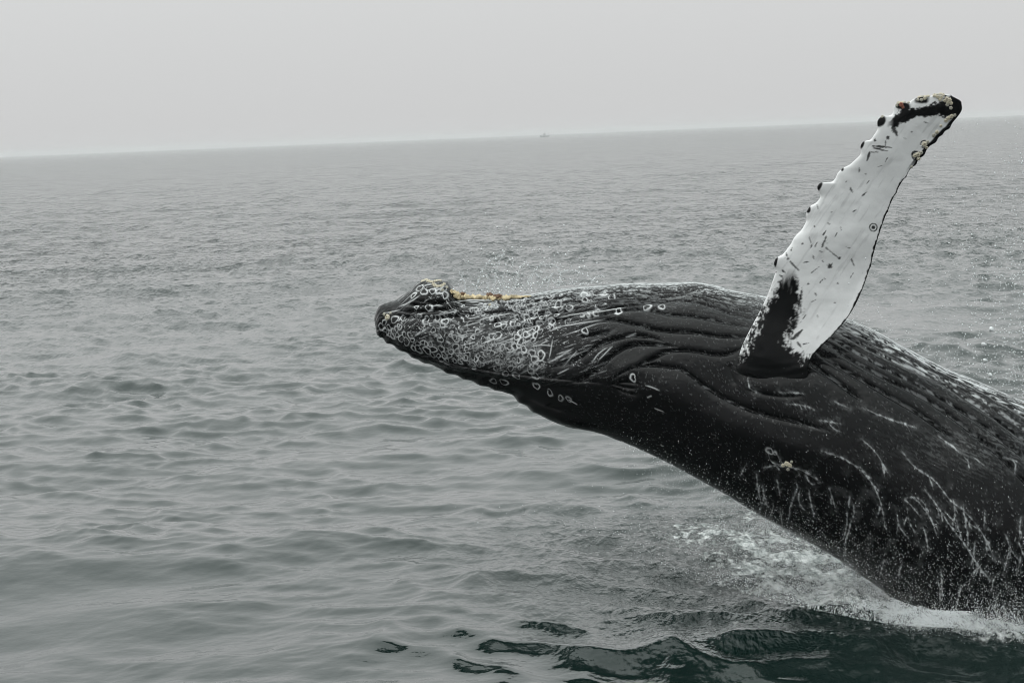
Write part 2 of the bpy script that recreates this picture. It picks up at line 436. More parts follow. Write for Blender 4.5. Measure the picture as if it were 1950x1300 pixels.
PLEATS = [  # throat pleats behind the flipper
    [(1532, 684), (1580, 716), (1640, 762)],
    [(1545, 664), (1627, 713), (1694, 753), (1760, 792), (1830, 850)],
    [(1540, 636), (1589, 662), (1662, 705), (1724, 736), (1780, 768), (1840, 812), (1900, 862), (1990, 960)],
    [(1550, 624), (1629, 667), (1683, 696), (1734, 722), (1791, 754), (1850, 790), (1900, 826), (1950, 868), (2060, 980)],
    [(1560, 612), (1651, 657), (1715, 688), (1780, 718), (1837, 752), (1877, 779), (1931, 818), (1970, 850), (2080, 950)],
    [(1570, 604), (1688, 660), (1742, 690), (1796, 718), (1850, 744), (1904, 780), (1950, 812), (2080, 905)],
    [(1600, 608), (1688, 648), (1769, 688), (1837, 722), (1904, 758), (1950, 786), (2090, 872)],
    [(1640, 622), (1720, 658), (1800, 698), (1880, 736), (1950, 772), (2100, 855)],
    # throat pleats between jaw and flipper
    [(1130, 578), (1220, 568), (1267, 562), (1311, 560), (1351, 571), (1400, 586), (1440, 594)],
    [(1085, 598), (1160, 584), (1220, 577), (1267, 572), (1311, 571), (1351, 580), (1390, 594), (1440, 608)],
    [(1080, 616), (1128, 600), (1181, 590), (1233, 588), (1272, 597), (1317, 600), (1359, 608), (1430, 624)],
    [(1090, 632), (1155, 608), (1207, 616), (1267, 629), (1311, 631), (1356, 637), (1440, 641)],
    [(1100, 640), (1130, 637), (1165, 632)],
    [(1050, 700), (1102, 681), (1128, 662), (1160, 649), (1196, 639), (1238, 642), (1264, 651)],
    [(1076, 733), (1123, 714), (1149, 693), (1168, 675), (1202, 657), (1238, 655), (1290, 661)],
    [(1205, 705), (1249, 680), (1267, 671), (1298, 667), (1338, 671), (1364, 675), (1420, 660)],
    [(1165, 724), (1196, 707), (1228, 697), (1272, 699), (1301, 706), (1327, 725), (1364, 751), (1403, 771), (1442, 786), (1500, 800), (1580, 822)],
    # chin
    [(905, 582), (960, 577), (1050, 566), (1150, 555), (1250, 550), (1300, 547), (1360, 558), (1430, 578)],
    [(890, 600), (980, 588), (1060, 578), (1140, 566), (1230, 558), (1310, 553), (1380, 571), (1440, 588)],
    [(900, 618), (990, 603), (1060, 592), (1120, 584)], [(930, 642), (1010, 618), (1070, 606), (1120, 596)],
    [(760, 592), (800, 592), (840, 588), (880, 584)], [(770, 578), (810, 577), (850, 572)],
    [(750, 600), (810, 606), (870, 600), (920, 594)]]
CREASE = [  # flipper socket, eye, mouth, ridge of the upper jaw
    [(1420, 742), (1460, 752), (1500, 756), (1532, 754)], [(1386, 690), (1392, 715), (1402, 735)],
    [(1165, 729), (1190, 737), (1216, 739)], [(1172, 738), (1192, 748), (1216, 752)], [(1178, 728), (1200, 728), (1218, 730)],
    [(716, 628), (745, 650), (790, 674), (850, 692), (920, 706), (1000, 716), (1060, 722), (1120, 727), (1165, 730)],
    [(785, 570), (810, 573), (850, 573), (880, 570)],
    [(968, 752), (1000, 764), (1040, 779), (1090, 795), (1140, 812)]]
dG, aG = line_field(PLEATS, 46)
dC, aC = line_field(CREASE, 46)
g_d = samp(dG, QX, QY); g_a = samp(aG, QX, QY); c_d = samp(dC, QX, QY); c_a = samp(aC, QX, QY)

Disp = np.zeros_like(QX)
gw = 1.0 + .45 * sstep(1540, 1620, QX) + 0.25 * fbm(np.stack([S_M * 3, V_M * 3, 0 * S_M], -1), 2, 31)
Disp -= g_a * gw * (0.034 * np.exp(-(g_d / 2.0)) + 0.013 * np.exp(-(g_d / 7.0) ** 2))
Disp -= c_a * (0.018 * np.exp(-(c_d / 2.2)) + 0.010 * np.exp(-(c_d / 8.0) ** 2))
# swollen rolls: wrinkles beside the eye, shoulder, brow
def bump(x, y, rx, ry, a, p=2, rot=0.0):
    dx, dy = QX - x, QY - y
    c, s = math.cos(rot), math.sin(rot)
    u, v = (c * dx + s * dy) / rx, (-s * dx + c * dy) / ry
    return a * np.exp(-(np.abs(u) ** p + np.abs(v) ** p))
Disp += bump(832, 545, 34, 16, 0.02, 4) + bump(812, 542, 10, 8, .015) + bump(850, 546, 9, 8, .015)     # chin knob
Disp += bump(1470, 735, 80, 36, 0.05) + bump(1390, 735, 70, 40, -0.03) + bump(1260, 735, 90, 40, .06, 2, .3)
Disp += bump(1058, 800, 62, 16, .05, 3, .35) + bump(974, 758, 10, 10, -.02)
Disp += bump(1420, 820, 150, 30, .05, 2, .35) + bump(1200, 700, 60, 18, .03, 2, -.5)
ym = np.interp(QX, [700, 745, 790, 850, 920, 1000, 1060, 1120, 1165, 1200], [640, 652, 676, 694, 708, 718, 724, 729, 732, 732])
Disp -= 0.055 * sstep(0, 16, QY - ym) * (1 - sstep(1020, 1180, QX)) * sstep(715, 760, QX)                 # upper jaw sits inside the lower lip
KNOBS = [(717, 594, 7, .02), (715, 612, 8, .02), (722, 632, 8, .028), (737, 648, 8, .03), (760, 667, 9, .032), (783, 684, 9, .035), (803, 697, 9, .035),
         (848, 716, 12, .04), (880, 728, 9, .028), (912, 739, 11, .035), (940, 748, 9, .03), (985, 770, 10, .035), (1012, 784, 9, .025), (760, 690 - 40, 6, .015),
         (830, 700, 8, .016), (870, 708, 7, .014), (795, 540, 6, .02), (735, 582, 7, .018), (772, 664, 6, .015), (895, 722, 7, .015), (1035, 775, 8, .015)]
for (x, y, r, a) in KNOBS: Disp += bump(x, y, r * 1.15, r * 1.15, a * .7)
p3 = np.stack([S_M, V_M, 0.3 + 0 * S_M], -1)
Disp += 0.030 * fbm(p3 * 13, 3, 47) * (1 - sstep(722, 765, QX)) + .008 * fbm(p3 * 22, 2, 48) * bump(828, 548, 45, 22, 1.0, 4)
Disp += 0.006 * fbm(p3 * 6, 3, 41) + 0.0022 * fbm(p3 * np.array((30., 55., 1)), 2, 43)
Disp *= sstep(0, 18, sq)[:, None] * 0.9 + 0.1
PB = P0 + Nrm * Disp[..., None]

# --- white marks on the skin
W = np.zeros_like(QX)           # scars: white
FO = np.zeros_like(QX)          # water and foam running off the skin
front = (THB <= np.pi)
sel = np.zeros_like(QX, bool); sel[:, :NF] = True
sel &= (QX < 1560)
idx = np.argwhere(sel)
fi = idx[:, 0] * nth + idx[:, 1]
flatP = P0.reshape(-1, 3); flatN = Nrm.reshape(-1, 3)
kd = KDTree(len(fi))
for k, i in enumerate(fi): kd.insert(flatP[i], int(i))
kd.balance()
qxs, qys = QX[:, :NF], QY[:, :NF]
def surf_index(px, py):          # nearest point of the near flank
    row = np.argmin((qxs - px) ** 2 + (qys - py) ** 2)
    return (row // NF) * nth + row % NF
Wf = W.reshape(-1); Df = np.zeros_like(Wf)
def ring(px, py, rpx, width, bright, part=0.0, fill=0.0):
    i = surf_index(px, py)
    c = flatP[i]; n = flatN[i]
    t1 = np.cross(n, (0, 0, 1.0)); t1 /= max(np.linalg.norm(t1), 1e-6); t2 = np.cross(n, t1)
    r = rpx * .98 * 0.0058; w = width * 0.0060
    found = kd.find_range(c, r * 1.4 + 2 * w)
    if not found: return
    ii = np.array([f[1] for f in found])
    q = flatP[ii] - c
    u, v = q @ t1, q @ t2
    a = np.arctan2(v, u); rad = np.hypot(u, v)
    ph, ph2 = random.uniform(0, 6.28), random.uniform(0, 6.28)
    rr_ = r * (1 + .17 * np.sin(2 * a + ph) + .11 * np.sin(3 * a + ph2) + .05 * np.sin(5 * a + ph * 3))
    ww = w * (1 + .45 * np.sin(a + ph2))
    m = np.exp(-((rad - rr_) / ww) ** 2) * bright * np.clip(1 - part * (0.5 + 0.5 * np.sin(a + ph)) * 1.3, 0, 1)
    if fill: m = np.maximum(m, fill * (rad < rr_))
    inside = (rad < rr_ * .8)
    Wf[ii] = np.where(inside, Wf[ii] * (1 - .7 * bright), Wf[ii])
    Wf[ii] = np.maximum(Wf[ii], m)
    Df[ii] = np.maximum(Df[ii], 0.003 * np.exp(-((rad - rr_) / (ww * 1.3)) ** 2))
def in_poly(x, y, poly):
    ins = False; n = len(poly)
    for k in range(n):
        x1, y1 = poly[k]; x2, y2 = poly[(k + 1) % n]
        if (y1 > y) != (y2 > y) and x < (x2 - x1) * (y - y1) / (y2 - y1) + x1: ins = not ins
    return ins
def scatter_rings(poly, n, rmin, rmax, gap, br, part=.6):
    xs = [p[0] for p in poly]; ys = [p[1] for p in poly]; pts = []
    tries = 0
    while len(pts) < n and tries < n * 40:
        tries += 1
        x, y = random.uniform(min(xs), max(xs)), random.uniform(min(ys), max(ys))
        if not in_poly(x, y, poly): continue
        r = rmin + (rmax - rmin) * random.random() ** 1.8
        if any((x - a) ** 2 + (y - b) ** 2 < (gap * (r + c)) ** 2 for a, b, c in pts): continue
        pts.append((x, y, r))
        if float(vnoise(np.array([[x / 17, y / 11, 2.]]), 333)[0]) < -.42: continue      # bare gaps
        ring(x, y, r, random.uniform(.75, 1.35), random.uniform(*br), part * random.random())
# film of grey scar tissue, broken up
nzA = fbm(p3 * np.array((22., 26., 1)), 4, 51, .6)
film = bump(960, 668, 85, 32, 1.0, 2, .2) + bump(880, 640, 90, 32, .35, 2, .2) + bump(800, 635, 50, 25, .2, 2, .5)
Wf += (np.clip(film, 0, 1) * (0.06 + .45 * sstep(-.05, .5, nzA))).ravel()
scr = sstep(.30, .55, fbm(np.stack([S_M * 9 + V_M * 7, V_M * 60 + S_M * 14, 0 * S_M], -1), 3, 61, .55))
region_head = sstep(735, 790, QX) * (1 - sstep(1060, 1200, QX)) * (1 - sstep(-20, 14, QY - ym)) 
Wf += (scr * region_head * .5).ravel()
bits = sstep(.42, .62, fbm(p3 * np.array((70., 90., 1)), 2, 63)) * region_head * sstep(-.3, .3, fbm(p3 * 5, 2, 64))
Wf += (bits * .7).ravel()
scatter_rings([(728, 616), (760, 622), (800, 648), (850, 664), (910, 680), (915, 704), (830, 684), (770, 656), (738, 640)], 85, 4.6, 8.4, .76, (.55, 1.0), .5)
scatter_rings([(830, 640), (930, 655), (1030, 662), (1036, 700), (985, 706), (900, 702), (860, 680)], 95, 3.2, 7.4, .74, (.25, .75), .9)
scatter_rings([(722, 600), (800, 600), (880, 592), (960, 600), (1010, 640), (1000, 660), (930, 660), (830, 640), (770, 628)], 130, 2.0, 6.4, .85, (.35, 1.0), 1.5)
scatter_rings([(970, 595), (1040, 590), (1060, 620), (1015, 650), (1040, 690), (1000, 704), (985, 650)], 26, 4.8, 7.6, .95, (.7, 1.0), .3)
scatter_rings([(880, 582), (930, 578), (1060, 562), (1120, 556), (1180, 556), (1130, 596), (1060, 624), (1000, 640), (940, 620)], 105, 2.6, 7.0, .88, (.4, 1.0), 1.0)
scatter_rings([(900, 573), (1000, 568), (1100, 551), (1160, 550), (1120, 572), (1000, 588), (900, 592)], 75, 2.6, 5.5, .85, (.6, 1.0), .8)
for (x, y, r, b_) in [(787, 562, 6, .9), (800, 550, 7.5, 1), (727, 622, 6, .5), (736, 632, 6, .6), (748, 640, 6, .6), (733, 614, 5, .5), (808, 556, 7, .9), (825, 556, 6, .9), (838, 556, 6, .9), (848, 562, 6, .9), (845, 553, 5, .8), (815, 584, 7, 1), (792, 584, 4, .8),
                      (752, 608, 8, .8), (810, 610, 7, .8), (848, 612, 6, .9), (938, 640, 6.5, 1), (946, 639, 7.5, 1), (1030, 677, 8.5, 1), (1014, 672, 7, .9), (1018, 684, 7, .8), (1020, 698, 6.5, .55), (1113, 629, 5.8, 1),
                      (1210, 719, 6, 1), (955, 733, 8, .6), (935, 731, 7, .45), (1016, 738, 7, .6), (1042, 751, 6.5, .6), (1063, 761, 6, .55), (1080, 763, 5.5, .5), (1111, 557, 6, 1), (1149, 557, 7, 1), (1112, 567, 5, .8),
                      (1134, 593, 6.5, .9), (1176, 591, 7, 1), (1232, 582, 6.5, .9), (1260, 583, 6, .9), (1060, 578, 8, 1), (1017, 601, 6, 1), (1000, 602, 6, .9), (1050, 612, 6.5, .8), (1025, 615, 6, .7), (990, 632, 6, .9),
                      (1002, 637, 6.5, 1), (985, 642, 6, .9), (992, 650, 6.5, 1), (998, 665, 6, .9), (970, 658, 8, .8), (980, 660, 6, .8), (1011, 632, 6, .9), (962, 712, 6, .5), (982, 716, 7, .5), (1018, 716, 7, .5), (1010, 705, 7, .5),
                      (1468, 857, 6, .7), (1478, 862, 3, .5)]:
    ring(x, y, r, random.uniform(1.1, 1.6), b_, random.uniform(0, .4))
W = Wf.reshape(QX.shape); Disp2 = Df.reshape(QX.shape)

# scratches on the jaw, and water running off: thin bright lines
SCRATCH = [[(1008, 661), (1030, 657), (1054, 659)], [(1052, 646), (1049, 664), (1046, 682)], [(1030, 655), (1042, 648)], [(1044, 690), (1070, 676), (1092, 662)], [(1072, 696), (1085, 682), (1099, 668)], [(1062, 712), (1082, 702)],
           [(1128, 690), (1142, 672), (1156, 662)], [(1140, 686), (1166, 660)], [(860, 573), (900, 571), (930, 572)], [(1020, 682), (1040, 690)], [(1100, 600), (1150, 590), (1190, 584)], [(1060, 604), (1100, 596), (1140, 586)],
           [(1236, 733), (1250, 737), (1262, 742)], [(1238, 755), (1246, 752)], [(1250, 776), (1266, 782)], [(1096, 772), (1080, 764)], [(1190, 640), (1210, 634)], [(760, 584), (800, 562)], [(735, 596), (760, 590)],
           [(1060, 622), (1100, 616), (1150, 606)], [(905, 612), (940, 602), (975, 596)], [(880, 622), (915, 612)], [(830, 600), (870, 592)]]
RIVER = [[(1716, 855), (1738, 885), (1781, 916), (1811, 953), (1830, 968), (1855, 993), (1879, 1030), (1896, 1070)],
         [(1760, 930), (1793, 975), (1811, 1002), (1833, 1030), (1855, 1064), (1887, 1107)], [(1800, 975), (1822, 1000), (1833, 1030)], [(1815, 950), (1818, 980), (1812, 1004)], [(1835, 960), (1838, 985), (1868, 1010)],
         [(1722, 950), (1741, 968), (1753, 984)], [(1750, 956), (1771, 984), (1784, 1021)], [(1724, 948), (1740, 946), (1762, 962), (1764, 980)], [(1728, 966), (1732, 994), (1742, 1012)], [(1708, 975), (1713, 1002), (1729, 1022)],
         [(1787, 830), (1811, 848), (1830, 864), (1848, 882)], [(1565, 858), (1593, 867), (1627, 885), (1651, 907), (1673, 944), (1685, 996)], [(1916, 1018), (1925, 1045), (1941, 1067)], [(1940, 1030), (1950, 1060)],
         [(1854, 870), (1877, 888)], [(1524, 930), (1522, 955), (1538, 975)], [(1618, 945), (1616, 965)], [(1595, 785 + 10), (1580, 806), (1600, 822)], [(1480, 860), (1496, 885), (1520, 892), (1550, 910)], [(1455, 890), (1480, 886), (1500, 890)],
         [(1535, 905), (1548, 922), (1562, 918)], [(1465, 858), (1470, 878), (1496, 884)], [(1440, 900), (1444, 930), (1450, 960)], [(1452, 925), (1456, 960)], [(1420, 860 + 25), (1410, 905)], [(1590, 765), (1618, 778)],
         [(1500, 770), (1530, 772), (1552, 780)], [(1640, 775), (1700, 800), (1750, 815)], [(1560, 800), (1600, 806)], [(1480, 912), (1486, 945)], [(1580, 930), (1590, 965)], [(1910, 868), (1932, 880), (1934, 900)], [(1640, 835), (1668, 862), (1690, 900)],
         [(1425, 720), (1430, 740), (1445, 748)], [(1486, 748), (1530, 750)]]
r2 = random.Random(5)
for _ in range(34):                 # short runs of water on the lower flank
    x = r2.uniform(1440, 1950); lo = np.interp(x, [1400, 1560, 1700, 1950], [955, 1042, 1138, 1168])
    y = lo - r2.uniform(10, 190) * (0.5 + 0.5 * sstep(1430, 1700, x)); L = r2.uniform(12, 55)
    dx = r2.uniform(-.35, .25)
    RIVER.append([(x, y), (x + dx * L * .5 + r2.uniform(-3, 3), y + L * .5), (x + dx * L, y + L)])
for _ in range(0):                  # and on the belly, along the pleats
    x = r2.uniform(1600, 2000); y = np.interp(x, [1600, 1750, 1950], [620, 700, 790]) + r2.uniform(20, 150); L = r2.uniform(15, 50)
    RIVER.append([(x, y), (x + L * .5, y + L * r2.uniform(.2, .4)), (x + L, y + L * r2.uniform(.5, .8))])
for ln in list(RIVER[:34]):
    p_ = smooth_line(ln, 6)
    for k in range(2, len(p_) - 1):
        if r2.random() < .17:
            d_ = p_[k] - p_[k - 1]; sgn = r2.choice((-1, 1)); L = r2.uniform(5, 16)
            v_ = np.array((d_[0] - sgn * d_[1] * .6, d_[1] + sgn * d_[0] * .6)); v_ /= np.hypot(*v_)
            q1 = p_[k] + v_ * L * .5 + np.array((0, 1.5)); q2 = p_[k] + v_ * L + np.array((r2.uniform(-2, 2), 5))
            RIVER.append([tuple(p_[k]), tuple(q1), tuple(q2)])
dS, aS = line_field(SCRATCH, 5); dR, aR = line_field(RIVER, 14)
brk = sstep(-.75, -.1, fbm(p3 * np.array((14., 14., 1)), 3, 71))
W = np.maximum(W, .8 * samp(aS, QX, QY) * np.exp(-(samp(dS, QX, QY) / .85) ** 2))
brk2 = sstep(-.3, .5, fbm(p3 * np.array((45., 45., 1)), 3, 73))
rd = samp(dR, QX, QY); ra = samp(aR, QX, QY)
FO = np.maximum(FO, brk * (.85 * np.exp(-(rd / (.75 + .75 * brk2)) ** 2) * (.15 + .85 * ra) * (.35 + .65 * brk2) + .10 * np.exp(-(rd / 6) ** 2) * brk2))
# broken foam lines lying in the pleats, and a white film along the wet belly line
top_v = V_M
dash = sstep(.12, .42, fbm(np.stack([S_M * 11, V_M * 60, 0 * S_M], -1), 4, 81, .7) + .18 * (QX > 1540))
pl_w = sstep(1060, 1120, QX) * 1.0
lowpl = 0.30 + .95 * sstep(1.1, .4, V_M) * sstep(1540, 1600, QX)
FO = np.maximum(FO, dash * pl_w * lowpl * g_a * .8 * np.exp(-((g_d - 1.5) / 1.5) ** 2) * (1 - sstep(930, 1000, QY)))
strk = fbm(np.stack([S_M * 7, V_M * 60, 0 * S_M], -1), 5, 91, .72)
strk2 = fbm(np.stack([S_M * 34, V_M * 60, 0 * S_M], -1), 3, 95, .7)
edge = np.exp(-(V_M / .42) ** 2) * sstep(880, 960, QX)
edge2 = np.exp(-(V_M / .50) ** 2) * sstep(1560, 1680, QX)
FO = np.maximum(FO, edge * .9 * sstep(.10, .32, strk + .45 * strk2 + .35 * np.exp(-(V_M / .12) ** 2)))
FO = np.maximum(FO, edge2 * .75 * sstep(.20, .40, strk + .5 * strk2))
mist = np.exp(-((QX - 1880) / 130) ** 2 - ((QY - 850) / 45) ** 2)
FO = np.maximum(FO, 0.14 * mist * sstep(.0, .4, strk + strk2 * .5))
speck = sstep(.60, .78, vnoise(p3 * np.array((75., 75., 1)), 101)) * (.15 + .55 * sstep(900, 1100, QY) + .3 * sstep(.9, .2, V_M))
FO = np.maximum(FO, speck * .65 * sstep(1040, 1150, QX))
mott = sstep(.0, .7, fbm(p3 * 9, 4, 111, .6)) * sstep(1450, 1650, QX) * sstep(820, 960, QY) * .05
W = np.clip(W + mott, 0, 1); FO = np.clip(FO, 0, 1)
DispF = Disp2 + .004 * FO
PB = PB + Nrm * DispF[..., None]
skin = np.array((0.0030, 0.0033, 0.0037)); scar = np.array((.74, .75, .76)); foamc = np.array((.68, .70, .71))
COL = skin * (1 + .35 * fbm(p3 * 4, 3, 121))[..., None]
COL = COL * (1 - W[..., None]) + scar * W[..., None]
COL = COL * (1 - .85 * FO[..., None]) + foamc * .85 * FO[..., None]
ROU = np.clip(0.15 + .25 * W + .30 * FO + .06 * fbm(p3 * 12, 2, 131), .1, 1)
body_V = PB.reshape(-1, 3); body_Q = grid_quads(ns, nth, wrap=True)
body_C = COL.reshape(-1, 3); body_R = ROU.ravel()

# ------------------------------------------------------------------ the raised flipper (same mesh)
FLP = [((1372, 752), (1566, 806)), ((1388, 722), (1552, 770)), ((1402, 694), (1540, 738)), ((1412, 662), (1539, 698)), ((1428, 628), (1558, 666)), ((1446, 594), (1592, 631)), ((1463, 558), (1619, 597)),
       ((1477, 518), (1641, 554)), ((1493, 482), (1657, 507)), ((1521, 446), (1669, 463)), ((1546, 402), (1683, 420)), ((1571, 364), (1700, 379)), ((1604, 327), (1722, 339)),
       ((1642, 291), (1750, 301)), ((1664, 258), (1782, 266)), ((1688, 228), (1808, 240)), ((1714, 208), (1824, 222)), ((1745, 196), (1832, 207)), ((1775, 188), (1831, 197)), ((1800, 184), (1824, 189)), ((1813, 184), (1816, 185))]
fl = np.array([s[0] for s in FLP], float); fr = np.array([s[1] for s in FLP], float)
fm_ = (fl + fr) / 2
fa = np.r_[0, np.cumsum(np.hypot(*np.diff(fm_, axis=0).T))]
fq = np.r_[np.arange(0, fa[-1] - 60, 1.7), np.arange(fa[-1] - 60, fa[-1], .8), fa[-1]]
fv = spline(fa, np.c_[fl, fr], fq)
si = surf_index(1470, 722); Yroot = PB.reshape(-1, 3)[si][1]
tl = fq / fa[-1]
Yf = Yroot + 0.12 + np.interp(tl, [0, .04, .08, .13, .2, 1], [.36, .13, -.01, -.05, -.07, -.04]) - 0.45 * tl ** 1.3
Lp, Rp = fv[:, 0:2].copy(), fv[:, 2:4].copy()
nphi = 240
phi = np.linspace(0, 2 * np.pi, nphi, endpoint=False)
cc = (1 - np.cos(phi)) / 2              # 0 leading edge .. 1 trailing edge
side = np.sin(phi)                       # >0 faces the camera
yaw = .0028 * np.hypot(*(Rp - Lp).T) / 2 * (1 - sstep(.10, .45, tl))      # the root follows the slanting flank
L3 = at(Lp[:, 0], Lp[:, 1], Yf + yaw); R3 = at(Rp[:, 0], Rp[:, 1], Yf - yaw)
chord = np.linalg.norm(R3 - L3, axis=1)
thick = np.interp(tl, [0, .08, .16, .4, .8, 1], [.34, .32, .27, .18, .12, .10])
prof = (np.sign(side) * np.abs(side) ** .9) * (1.28 - .95 * cc ** .8) * .5
FP = L3[:, None, :] + (R3 - L3)[:, None, :] * cc[None, :, None]
FP[..., 1] += -(chord * thick)[:, None] * prof[None, :]
# where each vertex lies in the outline drawing (pixels), used to place knobs and marks
FX = Lp[:, 0][:, None] * (1 - cc) + Rp[:, 0][:, None] * cc; FY = Lp[:, 1][:, None] * (1 - cc) + Rp[:, 1][:, None] * cc
out_d = (L3 - R3) / np.maximum(chord, .02)[:, None]
tang = np.gradient((L3 + R3) / 2, axis=0); tang /= np.linalg.norm(tang, axis=1, keepdims=True)
edgeout = np.cross(tang, np.array((0, -1., 0)));
edgeout *= np.sign((edgeout * out_d).sum(1))[:, None]
near = (1 - side) / 2 * 0 + 1
TUB = [(1482, 498, 15, .060), (1545, 402, 15, .055), (1574, 360, 13, .115), (1604, 327, 14, .030), (1650, 280, 14, .075), (1684, 236, 13, .075), (1716, 207, 12, .080), (1752, 195, 12, .06), (1790, 186, 12, .035), (1515, 452, 12, .02)]
lead = np.exp(-(cc / .14) ** 2)[None, :]
push = np.zeros_like(FX)
for (x, y, r, a) in TUB:
    dd = np.hypot(Lp[:, 0] - x, Lp[:, 1] - y)
    k = np.argmin(dd); al = np.abs(fq - fq[k])
    push += a * .82 * np.exp(-(al / (r * .95)) ** 3)[:, None] * lead
trail = np.exp(-((1 - cc) / .05) ** 2)[None, :]
for (x, y, r, a) in [(1806, 243, 8, .02), (1778, 268, 8, .02), (1757, 293, 8, .022), (1742, 312, 8, .02), (1725, 336, 7, .012), (1792, 254, 6, .015), (1706, 366, 5, .008), (1690, 402, 5, .006), (1658, 505, 6, .008)]:
    dd = np.hypot(Rp[:, 0] - x, Rp[:, 1] - y); k = np.argmin(dd)
    push -= a * np.exp(-((fq - fq[k]) / r) ** 2)[:, None] * trail
FP += edgeout[:, None, :] * push[..., None]
FX, FY = project(FP)
pf = np.stack([FX / 188., FY / 188., 0.2 * np.sign(side)[None, :] + 0 * FX], -1)
# gentle relief: finger bones under the skin, hollows
FP[..., 1] -= np.sign(side)[None, :] * (.022 * fbm(pf * np.array((2.2, 2.2, 1)), 2, 141) + .004 * fbm(pf * 9, 2, 142)) * np.clip(np.abs(side) * 2, 0, 1)[None, :]
FP[..., 1] -= np.where(side > 0, 1, 0)[None, :] * 0.0022 * np.sin((FY + (FX - 1470) ** 2 / 500 + 5 * fbm(pf * 6, 2, 143)) * .42) * sstep(672, 712, FY)      # wrinkles at the root
# black marks
K = np.zeros_like(FX)
def fb(x, y, rx, ry, rot=0.0):
    dx, dy = FX - x, FY - y; c, s = math.cos(rot), math.sin(rot)
    return np.hypot((c * dx + s * dy) / rx, (-s * dx + c * dy) / ry)
wig = fbm(pf * 8, 4, 151, .6); wig2 = fbm(pf * np.array((26., 26., 1)), 3, 152, .6); wig3 = vnoise(pf * np.array((70., 70., 1)), 154)
streak = fbm(np.stack([pf[..., 0] * 34 + pf[..., 1] * 6, pf[..., 1] * 5, 0 * FX], -1), 3, 153, .6)
def ksoft(d, soft=.22, w1=.25, w2=.2, w3=.2): return sstep(1 + soft, 1 - soft, d + w1 * wig + w2 * wig2 + w3 * streak)
# smudge from the root up the arm
smx = np.interp(FY, [520, 545, 570, 600, 640, 680, 720, 790], [1505, 1502, 1496, 1484, 1466, 1462, 1470, 1470])
smw = np.interp(FY, [500, 520, 545, 570, 600, 640, 665, 690, 705, 790], [2, 10, 22, 27, 34, 36, 42, 80, 130, 150])
K = np.maximum(K, sstep(1.25, .8, np.abs(FX - smx) / smw + .40 * wig + .42 * wig2 + .35 * streak + .18 * wig3) * sstep(508, 545, FY + 14 * wig + 16 * streak))
K = np.maximum(K, sstep(690, 706, FY - (FX - 1470) * .12 + 12 * wig + 6 * streak + 5 * wig2))
# dark tip and band below it
tipd = np.interp(FX, [1690, 1720, 1760, 1800, 1830], [238, 222, 212, 206, 206])
K = np.maximum(K, sstep(1.2, .8, np.abs(FY - tipd) / np.interp(FX, [1694, 1704, 1740, 1790, 1815, 1840], [6, 11, 10, 11, 26, 60]) + .6 * wig + .6 * wig2 + .3 * wig3) * sstep(1690, 1702, FX + 8 * wig))
K = np.maximum(K, ksoft(fb(1826, 208, 22, 26), .2, .2, .1, 0)); K = np.maximum(K, ksoft(fb(1755, 190, 14, 8), .3, .3, .2, 0)); K = np.maximum(K, ksoft(fb(1724, 204, 9, 8), .3, .3, .2, 0))
# rim along the trailing edge
rim = sstep(.027, .013, (1 - cc)[None, :] * (chord / .8)[:, None] + .012 * wig + .018 * wig2) * sstep(.04, .10, tl)[:, None]
rim = np.maximum(rim, sstep(.075, .05, (1 - cc)[None, :] + .02 * wig) * sstep(330, 300, Rp[:, 1])[:, None])
K = np.maximum(K, rim)
# capped knobs on the leading edge
for (x, y, rx, ry, rot) in [(1558, 350, 8, 17, .35), (1677, 230, 9, 12, .5), (1640, 273, 6, 11, .3), (1474, 494, 7, 18, .1), (1466, 532, 3, 6, 0), (1539, 398, 5, 8, 0), (1713, 199, 8, 9, 0), (1604, 322, 3, 4, 0), (1495, 474, 3, 5, .4)]:
    K = np.maximum(K, sstep(1.15, .85, fb(x, y, rx, ry, rot) + .15 * wig2))
